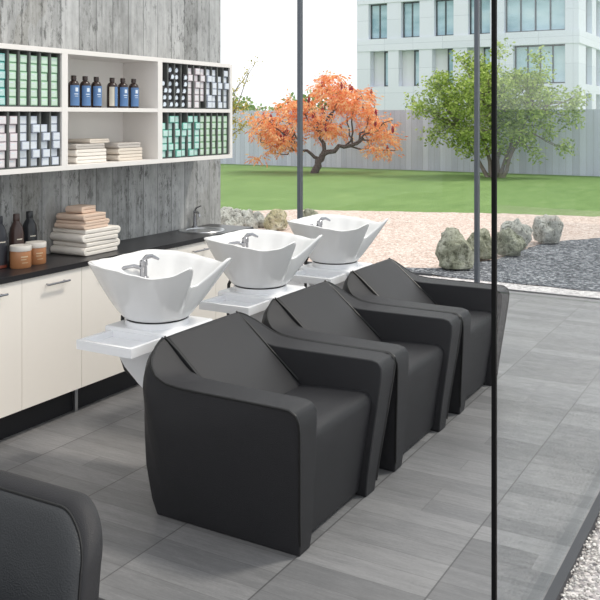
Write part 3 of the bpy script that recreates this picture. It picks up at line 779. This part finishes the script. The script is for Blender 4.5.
# ------------------------------------------------------------------ wash basin units
YU = 3.315; PITCH = .94
def interp(ctrl, th_):
    # ctrl: sorted (deg, val...) over 0..180, mirrored; smooth monotone cosine between
    d = abs((math.degrees(th_)+180) % 360-180)
    for (a, *va), (c, *vc) in zip(ctrl, ctrl[1:]):
        if a <= d <= c:
            u = (d-a)/(c-a); u = u*u*(3-2*u)
            return [p+(q-p)*u for p, q in zip(va, vc)]
    return list(ctrl[-1][1:])
RIM = [(0, .222, .935), (9, .228, .937), (17, .285, .985), (24, .366, 1.064), (31, .364, 1.046), (40, .356, 1.022), (54, .330, 1.010), (74, .300, 1.022), (92, .290, 1.034), (115, .308, 1.042), (137, .332, 1.045), (160, .305, 1.036), (180, .295, 1.03)]
def make_basin():
    bx = -2.71
    root = empty('wash_basin', (bx, YU, 0)); L = lambda x, y, z: (x-bx, y-YU, z)
    N = 144; b = MB(); vs = []; rings = []
    zc, rc = .768, .150
    th_ = [2*PI*k/N for k in range(N)]
    rim = [interp(RIM, a) for a in th_]
    # light smoothing of the outline
    for _ in range(2): rim = [[(rim[k-1][j]+2*rim[k][j]+rim[(k+1) % N][j])/4 for j in (0, 1)] for k in range(N)]
    def ring(fr): rings.append([fr(k) for k in range(N)])
    P = lambda a, r, z: (r*math.cos(a), r*math.sin(a), z)
    ring(lambda k: P(th_[k], rc*.6, zc-.004)); ring(lambda k: P(th_[k], rc*.93, zc)); 
    for t in (.04, .10, .18, .28, .4, .52, .64, .76, .88, .96, 1.0):
        def gg(k):
            d = abs((math.degrees(th_[k])+180) % 360-180); return t**(.80+.13*math.exp(-((d-28)/18)**2))
        ring(lambda k: P(th_[k], rc+(rim[k][0]-rc)*gg(k), zc+(rim[k][1]-zc)*(t**1.04)))
    ring(lambda k: P(th_[k], rim[k][0]-.006, rim[k][1]+.004)); ring(lambda k: P(th_[k], rim[k][0]-.016, rim[k][1]+.001))
    zi, ri = .845, .09
    for t in (.92, .8, .66, .52, .38, .24, .12, .03):
        ring(lambda k: P(th_[k], ri+(rim[k][0]-.022-ri)*t**.62, zi+(rim[k][1]-zi)*t**1.15))
    ring(lambda k: P(th_[k], ri*.5, zi-.006)); ring(lambda k: P(th_[k], .012, zi-.012))
    for rg in rings: vs += rg
    fs = []
    for i in range(len(rings)-1):
        for k in range(N): fs.append((i*N+k, i*N+(k+1) % N, (i+1)*N+(k+1) % N, (i+1)*N+k))
    fs.append(tuple(reversed(range(N)))); fs.append(tuple(range((len(rings)-1)*N, len(rings)*N)))
    b.add(vs, fs); bowl = b.build('bowl', 'ceramic', root, smooth=75)
    MB().lathe([(.024, .0), (.024, .004), (.014, .006)], (0, 0, zi-.010), 20).build('drain', 'chrome', bowl)
    # mixer tap
    fx, fy, fz = -.175, .105, .925
    f = MB().lathe([(.026, -.04), (.026, .004), (.019, .008), (.018, .06), (.021, .064), (.021, .085), (.014, .092)], (fx, fy, fz), 22)
    f.tube([(fx, fy, fz+.045), (fx-.032, fy-.038, fz+.062), (fx-.064, fy-.075, fz+.056), (fx-.084, fy-.096, fz+.036), (fx-.088, fy-.10, fz+.018)], [.011, .010, .009, .009, .009], 12)
    f = f.build('faucet', 'chrome', root)
    MB().tube([(fx, fy, fz+.088), (fx+.012, fy+.012, fz+.105), (fx+.03, fy+.03, fz+.108), (fx+.055, fy+.055, fz+.09)], [.012, .013, .010, .006], 10).build('lever', 'chrome', f)
    # collar, console, tray, bracket
    MB().lathe([(.155, .735), (.155, .765)], n=48).build('collar', 'console_white', root, smooth=40)
    MB().lathe([(.146, .7649), (.150, .7665), (.150, .7685), (.146, .7695)], n=48).build('gasket', 'black_rubber', root, smooth=40)
    MB().box(L(-2.90, 3.145, .700), L(-2.52, 3.525, .738)).build('console', 'console_white', root, bevel=.012, seg=3)
    tr = MB(); x0, x1, y0, y1 = -2.862, -2.535, 2.922, 3.16; w = .02
    tr.box(L(x0, y0, .680), L(x1, y1, .692)); tr.box(L(x0, y0, .692), L(x0+w, y1, .722)); tr.box(L(x1-w, y0, .692), L(x1, y1, .722)); tr.box(L(x0+w, y0, .692), L(x1-w, y0+w, .722)); tr.box(L(x0+w, y1-w, .692), L(x1-w, y1, .722))
    bm_o = tr.build('tray', 'console_white', root, smooth=0)
    # bracket: curved flank running down to the floor behind the seat
    prof = [(-2.84, .70), (-2.835, .66), (-2.815, .60), (-2.775, .55), (-2.70, .49), (-2.62, .435), (-2.575, .36), (-2.555, .2), (-2.555, .0), (-2.505, .0), (-2.505, .70)]
    MB().prism([(x-bx, z) for x, z in prof], 3.15-YU, 3.48-YU).build('bracket', 'console_white', root, smooth=30, bevel=.006)
    MB().tube([L(-2.87, 3.40, .84), L(-2.93, 3.36, .80), L(-2.945, 3.33, .74), L(-2.945, 3.325, .53), L(-2.925, 3.33, .475), L(-2.87, 3.33, .445), L(-2.75, 3.33, .435), L(-2.60, 3.33, .43)], .010, 10).build('hose', 'black_rubber', root)
    return root
bn = ['white ceramic wash basin with chrome tap nearest the viewer, beside the towel stack', 'middle white ceramic wash basin behind the second armchair', 'farthest white ceramic wash basin, against the pink gravel outside']
basin0 = make_basin()
for k in range(3):
    r = basin0 if k == 0 else copy_tree(basin0)
    r.location = (-2.71, YU+PITCH*k, 0); tag(r, bn[k], 'wash basin', 'wash basins behind the armchairs')

# ------------------------------------------------------------------ armchairs
def make_armchair():
    cx = -2.07
    root = empty('armchair', (cx, YU, 0))
    OUT = [(-1.703, .0, .353), (-1.698, .05, .358), (-1.69, .15, .375), (-1.66, .42, .428), (-1.647, .55, .452), (-1.648, .585, .460), (-1.662, .610, .466), (-1.69, .620, .469), (-1.9, .620, .470), (-2.12, .620, .470), (-2.22, .622, .468), (-2.295, .630, .462), (-2.355, .655, .456), (-2.405, .700, .420), (-2.432, .745, .345), (-2.440, .764, .292),
           (-2.455, .745, .315), (-2.472, .68, .355), (-2.49, .55, .354), (-2.497, .40, .352), (-2.487, .22, .354), (-2.455, .06, .350), (-2.43, .0, .346)]
    INN = [(-1.705, .0, .262), (-1.700, .05, .256), (-1.69, .15, .262), (-1.66, .42, .290), (-1.647, .55, .305), (-1.648, .585, .308), (-1.662, .610, .310), (-1.69, .620, .310), (-1.9, .620, .305), (-2.12, .620, .298), (-2.22, .622, .292), (-2.29, .638, .288), (-2.34, .680, .286), (-2.39, .726, .286), (-2.425, .757, .285), (-2.440, .764, .284),
           (-2.455, .745, .284), (-2.472, .68, .284), (-2.49, .55, .284), (-2.497, .40, .284), (-2.487, .22, .284), (-2.455, .06, .284), (-2.43, .0, .284)]
    nv, nu = 12, 26
    def grid(Q, sg, bulge):
        V = [Vector((x-cx, sg*y, z)) for x, z, y in Q]
        L = resample(V[0:6], nv); T = resample(V[5:16], nu); R = resample(list(reversed(V[15:])), nv); B = resample([V[0], V[-1]], nu)
        g = []
        for i in range(nv):
            v = i/(nv-1); row = []
            for j in range(nu):
                u = j/(nu-1)
                p = B[j]*(1-v)+T[j]*v+L[i]*(1-u)+R[i]*u-(B[0]*(1-u)*(1-v)+B[-1]*u*(1-v)+T[0]*(1-u)*v+T[-1]*u*v)
                p = p+Vector((0, sg*bulge*math.sin(PI*u)**.7*math.sin(PI*v)**.7, 0)); p.y = max(-.463, min(.463, p.y)); row.append(p)
            g.append(row)
        return g
    for sg in (-1, 1):
        go, gi = grid([(x, z, min(y, .463)) for x, z, y in OUT], sg, .006), grid(INN, sg, 0)
        # keep the inner face flat enough not to cross the seat
        b = MB(); vs = [p for r in go for p in r]+[p for r in gi for p in r]; off = nv*nu; fs = []
        for i in range(nv-1):
            for j in range(nu-1):
                a = i*nu+j; fs.append((a, a+1, a+nu+1, a+nu)); fs.append((off+a, off+a+nu, off+a+nu+1, off+a+1))
        loop = [j for j in range(nu)]+[i*nu+nu-1 for i in range(1, nv)]+[(nv-1)*nu+j for j in range(nu-2, -1, -1)]+[i*nu for i in range(nv-2, 0, -1)]
        for k in range(len(loop)):
            a, c = loop[k], loop[(k+1) % len(loop)]; fs.append((a, c, off+c, off+a))
        b.add(vs, fs); arm = b.build('armrest', 'black_leather', root, bevel=.012, seg=3)
        pts = resample([Vector((x-cx, sg*min(y, .463), z)) for x, z, y in OUT[1:16]], 46)
        pts = [p+Vector((0, 0, -.002)) for p in pts]
        MB().tube(pts, .0055, 8).build('piping', 'black_piping', arm)
        pts = resample([Vector((x-cx, sg*(y+.004), z)) for x, z, y in INN[1:12]], 40); pts = [p+Vector((-.004, 0, -.005)) for p in pts]
        MB().tube(pts, .0028, 6).build('piping', 'black_piping', arm)
    # seat block
    prof = [(-1.742, .02), (-1.700, .35), (-1.69, .43), (-1.697, .455), (-1.715, .470), (-1.745, .476), (-1.95, .466), (-2.2, .445), (-2.2, .02)]
    ws = [.262, .290, .298, .300, .302, .302, .298, .290, .27]
    b = MB(); n = len(prof); nn = 9; vs = []
    for k in range(nn):
        t = -1+2*k/(nn-1)
        for (x, z), w in zip(prof, ws): vs.append((x-cx, t*w, z+(.006*(1-t*t) if .46 < z+.02 and x > -2.19 else 0)))
    fs = [tuple(range(n)), tuple(reversed(range((nn-1)*n, nn*n)))]
    for k in range(nn-1):
        for i in range(n): fs.append((k*n+i, (k+1)*n+i, (k+1)*n+(i+1) % n, k*n+(i+1) % n))
    b.add(vs, fs).build('seat', 'black_leather', root, smooth=35, bevel=.008)
    # sloping back cushion
    prof = [(-2.437, .768), (-2.415, .762), (-2.05, .452), (-2.06, .40), (-2.36, .40), (-2.45, .735)]
    b = MB(); n = len(prof); nn = 9; vs = []
    for k in range(nn):
        t = -1+2*k/(nn-1)
        for i, (x, z) in enumerate(prof):
            bl_ = .008*(1-t**4) if i in (1, 2) else 0; vs.append((x-cx+bl_*.6, t*.282, z+bl_*.8))
    fs = [tuple(range(n)), tuple(reversed(range((nn-1)*n, nn*n)))]
    for k in range(nn-1):
        for i in range(n): fs.append((k*n+i, (k+1)*n+i, (k+1)*n+(i+1) % n, k*n+(i+1) % n))
    bk = b.add(vs, fs).build('backrest', 'black_leather', root, smooth=35, bevel=.014, seg=3)
    for sg in (-1, 1):
        MB().tube([(-2.436-cx, sg*.284, .768), (-2.36-cx, sg*.284, .712), (-2.2-cx, sg*.286, .578), (-2.08-cx, sg*.288, .478)], .0045, 8).build('piping', 'black_piping', bk)
    prof = [(-2.444, .760), (-2.457, .743), (-2.475, .68), (-2.493, .55), (-2.50, .40), (-2.49, .22), (-2.458, .06), (-2.433, .012), (-2.36, .012), (-2.36, .40)]
    MB().prism([(x-cx, z) for x, z in prof], -.284, .284).build('back_shell', 'black_leather', root, smooth=50)
    return root
cn = ['black leather wash armchair nearest the viewer, before the nearest basin', 'middle black leather wash armchair between the other two', 'farthest black leather wash armchair, crossed by the black glass edge']
chair0 = make_armchair()
for k in range(3):
    r = chair0 if k == 0 else copy_tree(chair0)
    r.location = (-2.07, YU+PITCH*k, 0); tag(r, cn[k], 'armchair', 'black wash armchairs in a row')

# ------------------------------------------------------------------ styling chair in the foreground
def rrect(x0, x1, z0, z1, r, n=8, bow=0):
    pts = []
    for cx_, cz, a0 in ((x1-r, z1-r, 0), (x0+r, z1-r, 90), (x0+.03, z0+.03, 180), (x1-.03, z0+.03, 270)):
        q = r if a0 < 180 else .03
        for k in range(n+1):
            a = math.radians(a0+90*k/n); x = cx_+q*math.cos(a); z = cz+q*math.sin(a)
            pts.append((x, z))
    return pts
def styling_chair():
    root = empty('styling_chair', (-1.70, 1.36, 0)); tag(root, 'black leather styling chair at lower left, only its padded back in view', 'chair')
    # backrest: shell band with a padded face to the viewer, y is depth
    o = rrect(-.32, .256, .48, .800, .12, 10)
    b = MB(); secs = [(.12, .000, .955), (.135, 0, .985), (.165, 0, 1.0), (.225, 0, 1.0), (.255, 0, .985), (.265, 0, .955)]
    def scaled(pts, m):   # inset towards the outline's inside by m
        cxm, czm = -.0075, .66; out = []
        for x, z in pts: out.append((x-(m if x > cxm else -m)*min(1, abs(x-cxm)/.2), z-(m if z > czm else -m)*min(1, abs(z-czm)/.12)))
        return out
    vs = []; o = [(x*(1+.32*max(0, .80-z)) if x > 0 else x, z) for x, z in o]; n = len(o)
    sec = [(.122, .030), (.1205, .014), (.124, .006), (.132, .002), (.142, 0), (.160, 0), (.174, .003), (.184, .014), (.188, .03)]
    for y, m in sec:
        bend = 0
        for x, z in scaled(o, m): vs.append((x, y-.02*(x/.28)**2+1.0*max(0, z-.5)**2, z))
    fs = [(k*n+i, k*n+(i+1) % n, (k+1)*n+(i+1) % n, (k+1)*n+i) for k in range(len(sec)-1) for i in range(n)]
    fs.append(tuple(range(n))); fs.append(tuple(reversed(range((len(sec)-1)*n, len(sec)*n))))
    bk = b.add(vs, fs).build('backrest', 'black_leather', root, smooth=45)
    # padded face
    b = MB(); vs = []; sec = [(.130, .018), (.116, .020), (.108, .027), (.103, .040), (.100, .060), (.0985, .088)]
    for y, m in sec:
        for x, z in scaled(o, m): vs.append((x, y-.02*(x/.28)**2+1.0*max(0, z-.5)**2, z))
    fs = [(k*n+i, k*n+(i+1) % n, (k+1)*n+(i+1) % n, (k+1)*n+i) for k in range(len(sec)-1) for i in range(n)]; fs.append(tuple(range((len(sec)-1)*n, len(sec)*n)))
    b.add(vs, fs).build('back_pad', 'black_leather_pebbled', bk, smooth=60)
    pip = [Vector((x, .1215-.02*(x/.28)**2+1.0*max(0, z-.5)**2, z)) for x, z in scaled(o, .017)]
    MB().tube(pip+[pip[0]], .0035, 6).build('piping', 'black_piping', bk)
    # arms, seat, base (below the frame)
    for sg in (-1, 1):
        x = .235*sg+(-.0075)
        MB().prism([(-.30, .30), (.25, .30), (.262, .50), (.25, .56), (-.26, .60), (-.30, .56)], x-.045, x+.045, 'x').build('armrest', 'black_leather', root, bevel=.015, seg=3)
    MB().box((-.195, -.30, .34), (.18, .12, .47)).build('seat', 'black_leather', root, bevel=.03, seg=4)
    MB().lathe([(.03, .035), (.03, .34)], n=24).build('column', 'chrome', root); MB().lathe([(.26, 0), (.26, .01), (.24, .018), (.05, .036)], n=48).build('base_plate', 'brushed_steel', root)
styling_chair()

# ------------------------------------------------------------------ light
w = bpy.data.worlds.new('World'); bpy.context.scene.world = w; w.use_nodes = True
nt = w.node_tree; bg = nt.nodes['Background']
tc = nt.nodes.new('ShaderNodeTexCoord'); nz = nt.nodes.new('ShaderNodeTexNoise'); nz.inputs['Scale'].default_value = 2.2; nz.inputs['Detail'].default_value = 5
rp = nt.nodes.new('ShaderNodeValToRGB'); rp.color_ramp.elements[0].position = .36; rp.color_ramp.elements[0].color = (.86, .94, 1.0, 1); rp.color_ramp.elements[1].position = .52; rp.color_ramp.elements[1].color = (1, 1, 1, 1)
nt.links.new(tc.outputs['Generated'], nz.inputs['Vector']); nt.links.new(nz.outputs[0], rp.inputs[0]); nt.links.new(rp.outputs[0], bg.inputs[0]); bg.inputs[1].default_value = 1.28
sl = bpy.data.lights.new('sun', 'SUN'); sl.energy = 2.1; sl.color = (1.0, .93, .82); sl.angle = math.radians(7)
so = bpy.data.objects.new('sun', sl); C.objects.link(so); so.location = (3, 6, 12)
so.rotation_euler = Vector((.42, .30, .86)).to_track_quat('Z', 'Y').to_euler()

# ------------------------------------------------------------------ camera
cd = bpy.data.cameras.new('camera'); cd.sensor_width = 36; cd.lens = 862*36/600; cd.shift_y = (116-300)/600; cd.clip_end = 500
co = bpy.data.objects.new('camera', cd); C.objects.link(co); co.location = (0, 0, 1.75); co.rotation_euler = (PI/2, 0, math.atan2(495, 862))
sc = bpy.context.scene; sc.camera = co
sc.view_settings.view_transform = 'Standard'; sc.view_settings.look = 'None'; sc.view_settings.exposure = 0; sc.view_settings.gamma = 1; sc.view_settings.use_curve_mapping = False
